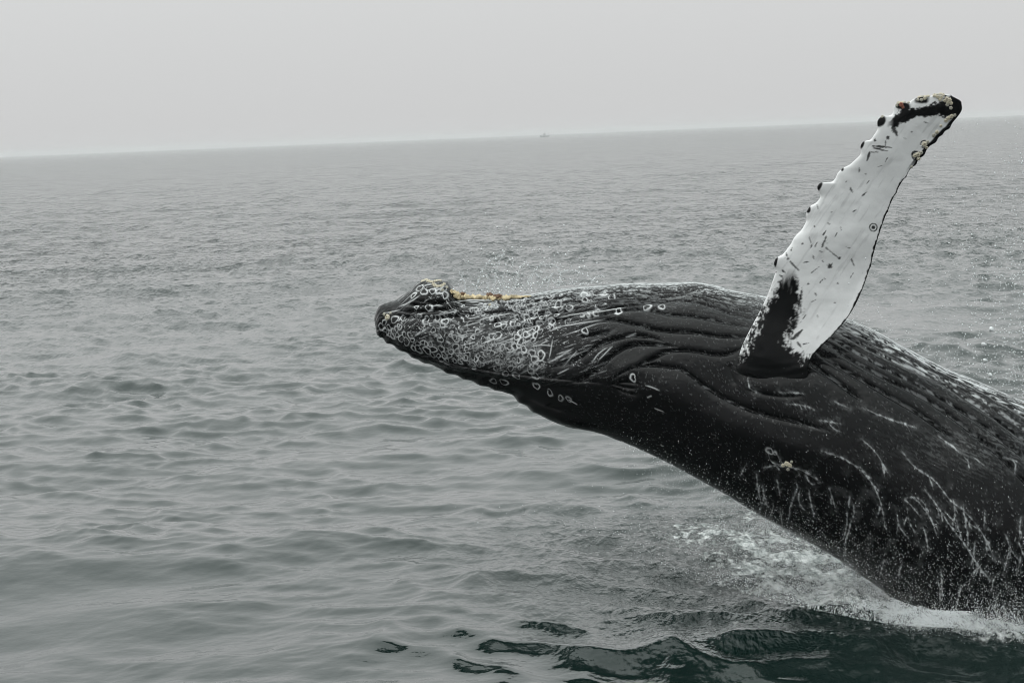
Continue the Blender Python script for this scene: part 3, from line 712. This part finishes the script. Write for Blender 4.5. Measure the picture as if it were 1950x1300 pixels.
# scratches, spots
FS = [((1541, 452), (1545, 464), 0.8), ((1546, 466), (1543, 475), 0.8), ((1560, 478), (1568, 482), 0.8), ((1530, 500), (1542, 498), 1.0), ((1548, 486), (1551, 494), 0.9), ((1588, 452), (1594, 443), 0.7), ((1600, 430), (1603, 442), 0.6), ((1630, 400), (1622, 404), 0.7), ((1575, 425), (1580, 427), 0.9), ((1550, 430), (1552, 433), 1.2), ((1610, 470), (1620, 473), 0.6), ((1625, 520), (1619, 530), 0.6), ((1560, 540), (1567, 532), 0.9), ((1552, 558), (1556, 564), 1.1), ((1570, 530), (1572, 532), 1.3), ((1545, 575), (1553, 571), 0.8), ((1556, 600), (1559, 605), 0.8), ((1528, 610), (1534, 600), 1.0), ((1650, 350), (1655, 344), 0.6), ((1672, 318), (1681, 315), 0.6), ((1690, 300), (1686, 308), 0.7), ((1720, 262), (1728, 267), 0.6), ((1735, 250), (1738, 253), 1.0), ((1648, 330), (1650, 333), 1.0), ((1663, 282), (1690, 288), 1.4), ((1662, 278), (1698, 281), 1.8), ((1657, 290), (1672, 290), 1.3), ((1656, 290), (1651, 306), 2.2), ((1700, 243), (1708, 258), 4), ((1690, 262), (1692, 264), 3.5), ((1686, 268), (1686, 280), .8), ((1665, 267), (1668, 268), 3),
      ((1619, 358), (1624, 366), 1.6), ((1641, 374), (1650, 366), 1.6), ((1565, 470), (1574, 449), 1.8), ((1552, 470), (1556, 461), 1.2), ((1567, 448), (1574, 438), 1.2), ((1572, 471), (1598, 492), 1.3), ((1598, 491), (1600, 493), 2.6), ((1579, 506), (1583, 509), 4.5),
      ((1621, 492), (1628, 508), 1.3), ((1497, 482), (1502, 494), 1.4), ((1500, 492), (1502, 494), 2.8), ((1505, 498), (1522, 516), 1.5), ((1507, 475), (1507, 478), 1.8), ((1510, 526), (1514, 536), 1.3), ((1484, 524), (1490, 526), 1.5), ((1538, 540), (1541, 541), 1.6),
      ((1595, 539), (1597, 540), 1.8), ((1589, 576), (1591, 577), 1.6), ((1510, 645), (1528, 628), 3.2), ((1496, 626), (1512, 627), 1.2), ((1519, 652), (1525, 660), 2), ((1530, 655), (1540, 653), 1.2), ((1500, 668), (1512, 664), 2.2), ((1611, 346), (1612, 346), 1.4),
      ((1583, 404), (1584, 404), 1.2), ((1589, 337), (1592, 338), 2), ((1556, 390), (1558, 399), .9), ((1636, 320), (1637, 330), .9), ((1508, 472), (1508, 472), 1.6), ((1528, 464), (1529, 465), 1.8), ((1456, 585), (1457, 586), 3), ((1443, 615), (1444, 616), 3.4), ((1436, 621), (1437, 623), 3.6), ((1425, 637), (1426, 638), 2),
      ((1466, 577), (1475, 584), 2), ((1566, 495), (1568, 500), 1), ((1545, 520), (1560, 508), .9), ((1476, 518), (1480, 519), 1.4), ((1490, 515), (1497, 520), 1.6), ((1707, 222), (1709, 227), 3), ((1795, 222), (1797, 224), 2.4), ((1760, 232), (1768, 236), 1.2)]
for (a, b, w) in FS:
    a = np.array(a, float); b = np.array(b, float); ab = b - a; L2 = ab @ ab + 1e-6
    t_ = np.clip(((FX - a[0]) * ab[0] + (FY - a[1]) * ab[1]) / L2, 0, 1)
    dd = np.hypot(FX - a[0] - t_ * ab[0], FY - a[1] - t_ * ab[1]) / (w * (1.15 - .6 * np.abs(2 * t_ - .7)))
    K = np.maximum(K, sstep(1.35, .65, dd + .45 * wig2 + .45 * wig3) * .92)
for (x, y, r) in [(1663, 433, 7.2), (1745, 297, 8), (1760, 275, 7), (1742, 294, 6)]:       # ringed scars
    d = fb(x, y, r, r)
    K = np.maximum(K, sstep(.20, .08, np.abs(d - 1))); K = np.maximum(K, sstep(.60, .45, d) * .95)
K = np.maximum(K, .5 * sstep(.62, .8, wig2 + .2 * wig) * sstep(.5, 0, np.abs(FY - 500) / 160))
K *= np.where(side >= 0, 1, 1)[None, :]
white = np.array((.80, .795, .80))
tone = (1 + .05 * wig + 0.14 * fbm(pf * 2.6, 3, 161) - .16 * sstep(.25, .6, fbm(np.stack([pf[..., 0] * 22 + pf[..., 1] * 15, pf[..., 1] * 3 - pf[..., 0] * 2, 0 * FX], -1), 3, 162, .6)))[..., None]
FC = white * tone * (1 - K[..., None]) + np.array((.006, .0064, .0068)) * K[..., None]
wetw = sstep(.62, .8, fbm(pf * np.array((16., 40., 1)), 3, 171)) * sstep(690, 715, FY) * .4
FC = FC * (1 - wetw[..., None]) + .5 * wetw[..., None]
FRo = np.clip(.27 - .06 * K + .05 * wig, .1, 1)
fl_Q = grid_quads(len(fq), nphi, wrap=True, off=len(body_V))
nf_ = np.cross(np.gradient(FP, axis=0)[len(fq) // 2, nphi // 4], (np.roll(FP, -1, 1) - FP)[len(fq) // 2, nphi // 4])
if nf_[1] > 0: fl_Q = fl_Q[:, ::-1]
nb_ = np.cross(np.gradient(PB, axis=0)[ns // 3, NF // 2], (np.roll(PB, -1, 1) - PB)[ns // 3, NF // 2])
# quad order is (i,j),(i,j+1),(i+1,j+1): its normal is -(du x dv)
if nb_[1] < 0: body_Q = body_Q[:, ::-1]
fl_Q = grid_quads(len(fq), nphi, wrap=True, off=len(body_V)) if nf_[1] > 0 else grid_quads(len(fq), nphi, wrap=True, off=len(body_V))[:, ::-1]

def skin_material():
    m, t, b = mat_new('whale_skin')
    L = t.links.new
    a = N(t, 'ShaderNodeAttribute', attribute_name='skin'); r = N(t, 'ShaderNodeAttribute', attribute_name='gloss')
    geo = N(t, 'ShaderNodeNewGeometry')
    nz = N(t, 'ShaderNodeTexNoise'); nz.inputs['Scale'].default_value = 45; nz.inputs['Detail'].default_value = 4
    L(geo.outputs['Position'], nz.inputs['Vector'])
    bp = N(t, 'ShaderNodeBump'); bp.inputs['Strength'].default_value = .16; bp.inputs['Distance'].default_value = .006
    L(nz.outputs['Fac'], bp.inputs['Height']); L(bp.outputs[0], b.inputs['Normal'])
    L(a.outputs['Color'], b.inputs['Base Color']); L(r.outputs['Fac'], b.inputs['Roughness'])
    b.inputs['IOR'].default_value = 1.255
    return m
whale = bpy.data.objects.new('humpback_whale', None)
C.objects.link(whale)
whale.location = Vector(on_sea(1850, 1180))
tag(whale, 'black humpback whale leaping out of the sea belly up with one white flipper raised', 'whale')
def on_whale(o):
    o.parent = whale
    o.matrix_parent_inverse = Matrix.Translation(-whale.location)
    return o
wm = mesh_from('body', np.r_[body_V, FP.reshape(-1, 3)], np.r_[body_Q, fl_Q], True,
               {'skin': np.r_[body_C, FC.reshape(-1, 3)], 'gloss': np.r_[body_R, FRo.ravel()]})
on_whale(obj('body', wm, skin_material()))['label'] = 'wet black body with pleated throat, ring scars and white flipper'

# ------------------------------------------------------------------ barnacles and the tan crust
def barnacle_mesh(seed):
    r = random.Random(seed); n = 10
    prof_ = [(1.0, 0), (.86, .34), (.60, .62), (.40, .66), (.30, .36)]
    V, Q = [], []
    for k, (ra, h) in enumerate(prof_):
        for j in range(n):
            a = 2 * math.pi * j / n
            rr_ = ra * (1 + (.10 if j % 2 else -.08) * (k < 3) + r.uniform(-.05, .05))
            V.append((rr_ * math.cos(a), rr_ * math.sin(a), h + r.uniform(-.03, .03)))
    for k in range(len(prof_) - 1):
        for j in range(n):
            Q.append((k * n + j, k * n + (j + 1) % n, (k + 1) * n + (j + 1) % n, (k + 1) * n + j))
    c = len(V); V.append((0, 0, .34))
    me = bpy.data.meshes.new('barnacle')
    me.from_pydata(V, [], Q + [((len(prof_) - 1) * n + j, (len(prof_) - 1) * n + (j + 1) % n, c) for j in range(n)])
    return me
bm_pale = simple_mat('barnacle_shell', (.58, .53, .42), .6, .35, 60, .4)
bm_red = simple_mat('barnacle_red', (.30, .11, .07), .5, .35, 60, .4)
bm_grey = simple_mat('barnacle_grey', (.44, .42, .36), .6, .4, 60, .4)
BM = {}
for mname, mat in (('p', bm_pale), ('r', bm_red), ('g', bm_grey)):
    for k in range(3):
        me = barnacle_mesh(k + 3); me.materials.append(mat); BM[mname, k] = me
PBf = PB.reshape(-1, 3); NBf = Nrm.reshape(-1, 3)
FPf = FP.reshape(-1, 3)
def put_barnacle(p, n, r, kind='p'):
    o = bpy.data.objects.new('barnacle', BM[kind, random.randrange(3)])
    C.objects.link(o)
    q = Vector(n).normalized().to_track_quat('Z', 'Y')
    o.matrix_world = Matrix.Translation(Vector(p) - Vector(n).normalized() * r * .12) @ q.to_matrix().to_4x4() @ Matrix.Rotation(random.uniform(0, 6.28), 4, 'Z') @ Matrix.Diagonal((r, r * random.uniform(.85, 1.1), r * random.uniform(.9, 1.25), 1))
    mw = o.matrix_world.copy()
    o.parent = whale; o.matrix_parent_inverse = Matrix.Translation(-whale.location); o.matrix_basis = mw
fqx, fqy = project(FP)
def flipper_index(px, py):
    d = (fqx - px) ** 2 + (fqy - py) ** 2 + np.where(side > -.05, 0, 1e6)[None, :]
    return int(np.argmin(d))
FN = grid_normals(FP)
if FN[len(fq) // 2, nphi // 4][1] > 0: FN = -FN
FNf = FN.reshape(-1, 3)
PX, PY = project(PB)
for (x, y, r, k) in [(806, 535, 5, 'p'), (811, 533, 5.5, 'p'), (816, 535, 5.5, 'p'), (821, 537, 5, 'p'), (826, 541, 4.5, 'p'), (829, 535, 4.5, 'p'), (833, 534, 4.5, 'p'), (838, 534, 4, 'p'), (829, 544, 5, 'p'), (834, 545, 4.5, 'p'), (841, 544, 5, 'p'), (846, 541, 4, 'p'),
                     (851, 547, 3.5, 'g'), (738, 604, 7.5, 'p'), (731, 598, 4, 'g'), (744, 596, 3.5, 'g'), (1498, 882, 6, 'p'), (1504, 885, 5, 'p'), (1492, 886, 4.5, 'p'), (1508, 879, 3.5, 'g'), (1500, 893, 4, 'g'), (933, 580, 3.5, 'p'), (842, 552, 4, 'g')]:
    d = (PX - x) ** 2 + (PY - y) ** 2; d[:, NF:] += 1e6
    i = int(np.argmin(d)); put_barnacle(PBf[i], NBf[i], r * .0053, k)
for (x, y, r, k) in [(1716, 199, 5, 'r'), (1722, 194, 4.5, 'g'), (1711, 196, 4, 'p'), (1714, 190, 4, 'p'), (1722, 188, 4, 'p'), (1728, 190, 3.5, 'p'), (1730, 196, 3, 'g'), (1719, 204, 3.5, 'r'), (1708, 201, 3, 'g'), (1750, 184, 4.5, 'p'), (1756, 181, 4.5, 'g'), (1762, 182, 4.5, 'p'), (1767, 182, 4, 'p'), (1761, 187, 4, 'p'), (1748, 190, 3, 'g'), (1755, 190, 3.5, 'g'),
                     (1780, 182, 4.5, 'p'), (1785, 179, 4.5, 'g'), (1791, 179, 4.5, 'p'), (1786, 185, 4, 'p'), (1793, 185, 4, 'p'), (1790, 190, 4, 'p'), (1803, 188, 4, 'p'), (1808, 191, 4.5, 'p'), (1805, 195, 4, 'p'), (1811, 197, 4, 'p'), (1804, 200, 3.5, 'g'), (1799, 192, 3.5, 'p'), (1811, 206, 4, 'g'), (1796, 181, 3.5, 'p'),
                     (1806, 226, 4.5, 'p'), (1812, 222, 4.5, 'p'), (1818, 220, 3.5, 'g'), (1801, 230, 4, 'p'), (1784, 252, 4, 'p'), (1778, 258, 4, 'g'), (1761, 275, 5.5, 'p'), (1766, 270, 4, 'g'), (1764, 281, 4, 'p'), (1748, 295, 5.5, 'p'), (1742, 297, 4.5, 'p'), (1749, 303, 4.5, 'p'), (1754, 291, 4, 'g'), (1680, 222, 3.5, 'g'), (1736, 318, 3, 'g'), (1792, 240, 3, 'p')]:
    i = flipper_index(x, y); put_barnacle(FPf[i], FNf[i] * np.array((1, .8, 1)), r * .0053, k)

# tan crusty growth in the dip behind the chin knob
cp = smooth_line([(858, 549), (866, 556), (876, 562), (890, 564), (920, 565), (950, 565), (985, 563), (1012, 561)], 1.5)
CV, CQ = [], []
nc, mc = len(cp), 12
for k in range(nc):
    f = k / (nc - 1)
    d = (PX - cp[k, 0]) ** 2 + (PY - cp[k, 1] - 3) ** 2; d[:, NF:] += 1e6
    i = int(np.argmin(d)); base = PBf[i]
    w_ = np.interp(f, [0, .08, .25, .8, 1], [.018, .042, .036, .028, .005])
    tg_ = (at(cp[min(k + 1, nc - 1), 0], cp[min(k + 1, nc - 1), 1], base[1]) - at(cp[max(k - 1, 0), 0], cp[max(k - 1, 0), 1], base[1]))
    tg_ /= np.linalg.norm(tg_); upv = np.cross(np.array((0, -1., 0)), tg_); upv *= np.sign(upv[2]); fw = np.array((0, -1., 0))
    for j in range(mc):
        a = 2 * math.pi * j / mc
        rr_ = w_ * (1 + .9 * float(fbm(np.array([[k * .33, j * .9, 3.]]), 2, 5)[0]))
        CV.append(base + upv * (rr_ * math.sin(a) * .9) + fw * (rr_ * math.cos(a) * 1.7))
crust = mesh_from('crust', np.array(CV), grid_quads(nc, mc, wrap=True), True)
on_whale(obj('crust', crust, simple_mat('tan_crust', (.56, .46, .29), .75, .55, 25, .8)))['label'] = 'tan crusty growth in the dip behind the chin knob'
for (x, y, r) in [(880, 559, 5), (932, 557, 5.5), (951, 555, 5.5), (944, 560, 4)]:
    d = np.hypot(cp[:, 0] - x, cp[:, 1] - y); k = int(np.argmin(d))
    ring0 = np.array(CV[k * mc:(k + 1) * mc]); top = ring0[np.argmax(ring0[:, 2])]
    V = []; n, m_ = 7, 10; Q = []
    for a_ in range(n):
        th_ = math.pi * a_ / (n - 1)
        for b_ in range(m_):
            ph_ = 2 * math.pi * b_ / m_; q_ = r * .0053 * (1 + random.uniform(-.28, .28))
            V.append(top + np.array((q_ * 1.25 * math.sin(th_) * math.cos(ph_), q_ * math.sin(th_) * math.sin(ph_), q_ * .9 * math.cos(th_))))
    on_whale(obj('tuft', mesh_from('tuft', np.array(V), grid_quads(n, m_, wrap=True), False), simple_mat('brown_tuft', (.15, .085, .05), .8, .5, 50, .6)))

# ------------------------------------------------------------------ water in the air
OCT_V = np.array([(1, 0, 0), (-1, 0, 0), (0, 1, 0), (0, -1, 0), (0, 0, 1), (0, 0, -1)], float)
OCT_Q = np.array([(0, 2, 4), (2, 1, 4), (1, 3, 4), (3, 0, 4), (2, 0, 5), (1, 2, 5), (3, 1, 5), (0, 3, 5)])
def drops(name, P, r, mat, label, stretch=None):
    P = np.asarray(P); r = np.asarray(r); n = len(P)
    a = rng.uniform(0, 6.28, n); c, s = np.cos(a), np.sin(a)
    v = OCT_V[None] * rng.uniform(.75, 1.3, (n, 6, 1))
    v = np.stack([v[..., 0] * c[:, None] - v[..., 1] * s[:, None], v[..., 0] * s[:, None] + v[..., 1] * c[:, None], v[..., 2]], -1)
    if stretch is not None: v = v * np.stack([0 * stretch + 1, 0 * stretch + 1, stretch], -1)[:, None, :]
    V = P[:, None, :] + v * r[:, None, None]
    Q = (OCT_Q[None] + (np.arange(n) * 6)[:, None, None]).reshape(-1, 3)
    o = obj(name, mesh_from(name, V.reshape(-1, 3), Q, True), mat)
    return tag(o, label, 'spray', kind='stuff')
def drop_material():
    m, t, b = mat_new('water_drops')
    b.inputs['Base Color'].default_value = (.78, .80, .81, 1)
    b.inputs['Roughness'].default_value = .25
    b.inputs['IOR'].default_value = 1.33
    return m
dm = drop_material()
def drop_r(n, lo, hi, p=2.5): return (lo + (hi - lo) * rng.random(n) ** p)

# fountain flung off the chin
n = 520
px = np.r_[rng.normal(950, 45, n // 2), rng.normal(1040, 60, n - n // 2)]; hgt = rng.gamma(1.5, 24, n)
base = np.interp(px, [800, 870, 1000, 1100, 1200, 1300], [535, 560, 562, 548, 540, 538])
P = [at(px, base - hgt, 30.0 + rng.normal(0, .3, n))]; rad = [drop_r(n, .0040, .015, 3)]
for ln in [[(1030, 548), (1036, 532), (1047, 526), (1052, 530)], [(1032, 505), (1041, 504), (1055, 505), (1063, 512), (1064, 516), (1083, 515), (1098, 517), (1106, 520)], [(1062, 548), (1066, 533), (1068, 520), (1074, 516)], [(1044, 545), (1046, 530), (1052, 522)],
           [(1126, 538), (1132, 530), (1140, 526), (1150, 527)], [(1118, 520), (1122, 530), (1130, 534)], [(1086, 540), (1090, 534)], [(1098, 546), (1112, 540), (1120, 542)], [(1055, 540), (1062, 535), (1070, 540)], [(960, 550), (958, 535), (961, 515)], [(930, 552), (928, 538)], [(1036, 512), (1030, 520)], [(905, 560), (912, 530), (925, 505), (940, 492), (958, 486)], [(940, 558), (945, 520), (952, 495), (962, 478)], [(975, 556), (985, 530), (990, 510), (1004, 498)], [(1000, 552), (1010, 530), (1022, 522), (1030, 530)], [(1010, 545), (1018, 515), (1034, 500)], [(888, 556), (884, 536), (876, 520)]]:
    q = smooth_line(ln, 1.3); q = np.repeat(q, 2, 0); q = q + rng.normal(0, 1.1, q.shape); q = q[rng.random(len(q)) < .75]
    P.append(at(q[:, 0], q[:, 1], np.full(len(q), 29.9))); rad.append(drop_r(len(q), .0045, .009))
drops('spray', np.concatenate(P), np.concatenate(rad), dm, 'white droplets flung up above the chin of the whale')
# veil at the right
n = 4600
px = 1990 - np.abs(rng.normal(0, 95, n)); py = rng.uniform(230, 800, n); 
keep = rng.random(n) < (.25 + .75 * sstep(300, 560, py)); px, py = px[keep], py[keep]
m1 = py < np.interp(px, [1600, 1750, 1950], [600, 668, 755]); px, py = px[m1], py[m1]
P = [at(px, py, 27.6 + rng.normal(0, .6, len(px)))]; rad = [drop_r(len(px), .0022, .011, 3.5)]
n = 700
px = rng.uniform(1600, 1960, n); py = np.interp(px, [1600, 1750, 1950], [604, 670, 760]) - rng.gamma(1.2, 26, n)
P.append(at(px, py, 27.8 + rng.normal(0, .4, n))); rad.append(drop_r(n, .0025, .008, 2.5))
drops('spray', np.concatenate(P), np.concatenate(rad), dm, 'fine veil of droplets hanging in the air right of the flipper')
# curtain falling from the back of the whale to the sea
lowx = [1130, 1250, 1400, 1560, 1700, 1760, 1960]; lowy = [822, 870, 955, 1042, 1138, 1160, 1168]
n = 5200
px = 1960 - np.abs(rng.normal(0, 330, n)); px = px[px > 1180]; n = len(px)
py = np.interp(px, lowx, lowy) - rng.gamma(1.5, 46, n) * np.interp(px, [1180, 1500, 1900], [.25, .6, 1]) + 10
ok = py > 620; px, py = px[ok], py[ok]; n = len(px)
P = [at(px, py, np.interp(px, [1180, 1500, 1960], [28.3, 27.4, 26.2]) + rng.normal(0, .12, n))]; rad = [drop_r(n, .0010, .0050, 3.5)]
drops('spray', np.concatenate(P), np.concatenate(rad), dm, 'droplets falling in front of the dark lower flank', np.full(n, 1.5))
# spray over the white water behind the back
n = 46000
u = rng.beta(1.6, 1.3, n); px = 1180 + u * 670
edge_y = np.interp(px, lowx, lowy); floor_y = np.interp(px, [1230, 1350, 1500, 1620, 1700, 1780, 1850], [1085, 1110, 1150, 1175, 1188, 1194, 1196])
t_ = rng.random(n) ** np.interp(px, [1230, 1500, 1850], [.8, 1.0, 1.3])
py = edge_y + (floor_y - edge_y) * t_
dens = np.interp(px, [1180, 1290, 1420, 1850], [.2, .55, 1, 1]) * (.45 + .55 * sstep(-.2, .4, fbm(np.stack([px / 34, py / 16, 0 * px], -1), 3, 201)))
ok = rng.random(n) < dens; px, py = px[ok], py[ok]; n = len(px)
sp_ = on_sea(px, np.maximum(py, 700)); Yd = np.minimum(sp_[:, 1], 31.5) - rng.random(n) * 1.5
P = at(px, py, Yd); P[:, 2] = np.maximum(P[:, 2], .02)
drops('spray', P, drop_r(n, .0018, .0078, 3.4), dm, 'thick white spray over the churned water behind the back')
# froth lip where the flank cuts the sea
n = 18000
px = rng.uniform(1640, 2090, n); lip = np.interp(px, [1640, 1720, 1800, 1870, 1950, 2090], [1168, 1180, 1184, 1188, 1194, 1198])
hgt = rng.gamma(1.4, 7, n) * np.interp(px, [1640, 1780, 1880, 1950], [.7, .8, 1.7, 2.8]) * (.6 + .6 * fbm(np.stack([px / 20, 0 * px, 0 * px], -1), 2, 211))
sp_ = on_sea(px, lip + rng.normal(6, 6, n)); P = sp_.copy(); P[:, 2] = np.abs(hgt) * .0053 + sea_z(P[:, 0], P[:, 1]) * .5
drops('froth', P, drop_r(n, .0016, .006, 2.5), dm, 'lip of white froth where the flank meets the sea')
# splatter on the water left of the whale
n = 500
px = 1320 - rng.gamma(2.2, 70, n); py = rng.normal(1040, 38, n) + (1320 - px) * -.08
sp_ = on_sea(px, py); P = sp_.copy(); P[:, 2] = rng.gamma(1.2, .03, n)
drops('spray', P, drop_r(n, .003, .009, 2.5), dm, 'scattered droplets hitting the rippled water below the head')
# a few larger gobs of water that can be counted
for (x, y, r, which) in [(1888, 626, 4.2, 'highest'), (1873, 656, 4.5, 'second highest'), (1876, 686, 3.6, 'second lowest'), (1886, 714, 4.0, 'lowest')]:
    V, Q = [], []; n_, m_ = 9, 12; c = at(x, y, 27.3)
    for a_ in range(n_):
        th_ = math.pi * a_ / (n_ - 1)
        for b_ in range(m_):
            ph_ = 2 * math.pi * b_ / m_
            d_ = np.array((math.sin(th_) * math.cos(ph_), math.sin(th_) * math.sin(ph_), math.cos(th_)))
            q_ = r * .0053 * (1 + .8 * float(fbm(d_[None] * 1.4 + x, 2, 3)[0])) 
            V.append(d_ * q_)
    o = obj('water_gob', mesh_from('water_gob', np.array(V), grid_quads(n_, m_, wrap=True), True), dm)
    o.location = c
    tag(o, which + ' of four white gobs of water in the air right of the flipper', 'water drop', 'gobs of water in the air')

# ------------------------------------------------------------------ the fishing boat far off in the mist
BY = 4000.0
bc = on_sea(1038, 264); 
k_ = BY / bc[1]; bx = at(1038, 262, BY)[0]
boat = bpy.data.objects.new('fishing_boat', None); C.objects.link(boat); boat.location = (bx, BY, 0); boat.scale = (.85, .85, .8)
tag(boat, 'small fishing boat faint in the mist on the horizon', 'boat')
def box(name, x0, x1, y0, y1, z0, z1, mat, parent, taper=0.0, lean=0.0):
    cx, cy = (x0 + x1) / 2, (y0 + y1) / 2; t_ = 1 - taper
    V = [(x0, y0, z0), (x1, y0, z0), (x1, y1, z0), (x0, y1, z0)] + [(cx + (x - cx) * t_ + lean, cy + (y - cy) * t_, z1) for x, y in ((x0, y0), (x1, y0), (x1, y1), (x0, y1))]
    return obj(name, mesh_from(name, np.array(V), np.array([(3, 2, 1, 0), (4, 5, 6, 7), (0, 1, 5, 4), (1, 2, 6, 5), (2, 3, 7, 6), (3, 0, 4, 7)]), False), mat, parent)
hullm = simple_mat('boat_hull', (.55, .56, .57), .5, .2, 1); cabm = simple_mat('boat_cabin', (.60, .61, .61), .5, .15, 1); dark = simple_mat('boat_rig', (.28, .28, .285), .5, .1, 1)  # haze put into the colours: all lightened to fade the boat further
HV, HQ = [], []
st_ = [(-9.4, .15, 3.6), (-8.2, 1.3, 3.1), (-5.5, 2.3, 2.4), (-1, 2.7, 1.9), (4, 2.6, 1.8), (7.5, 2.2, 2.0)]
for (x, w_, z_) in st_:
    HV += [(x + (.9 if x < -8 else 0), -w_ * .35, -.8), (x + (.5 if x < -8 else 0), -w_ * .85, .4), (x, -w_, z_), (x, w_, z_), (x + (.5 if x < -8 else 0), w_ * .85, .4), (x + (.9 if x < -8 else 0), w_ * .35, -.8)]
hq_ = grid_quads(len(st_), 6, wrap=True)
hull = mesh_from('hull', np.array(HV, float), np.r_[hq_, [(30, 31, 34, 35), (31, 32, 33, 34), (0, 5, 4, 1), (1, 4, 3, 2)]], False)
obj('hull', hull, hullm, boat)
wh = box('wheelhouse', -3.2, 1.2, -1.7, 1.7, 1.9, 5.4, cabm, boat, .08)
for k in range(3): box('window', -2.7 + k * 1.25, -1.8 + k * 1.25, -1.70, -1.62, 3.9, 4.8, dark, wh)
box('wheelhouse_roof', -3.6, 1.6, -2.0, 2.0, 5.42, 5.7, cabm, boat)
box('mast', -1.3, -.9, -.2, .2, 5.71, 10.2, dark, boat, .4)
box('boom', -.9, -.55, -.15, .15, 5.72, 9.2, dark, boat, .3, 3.2)
ga = box('stern_gantry', 5.2, 5.6, -2.2, -1.8, 1.8, 6.6, dark, boat); box('post', 5.2, 5.6, 1.8, 2.2, 1.8, 6.6, dark, ga); box('crossbar', 5.15, 5.65, -2.3, 2.3, 6.61, 7.0, dark, ga)
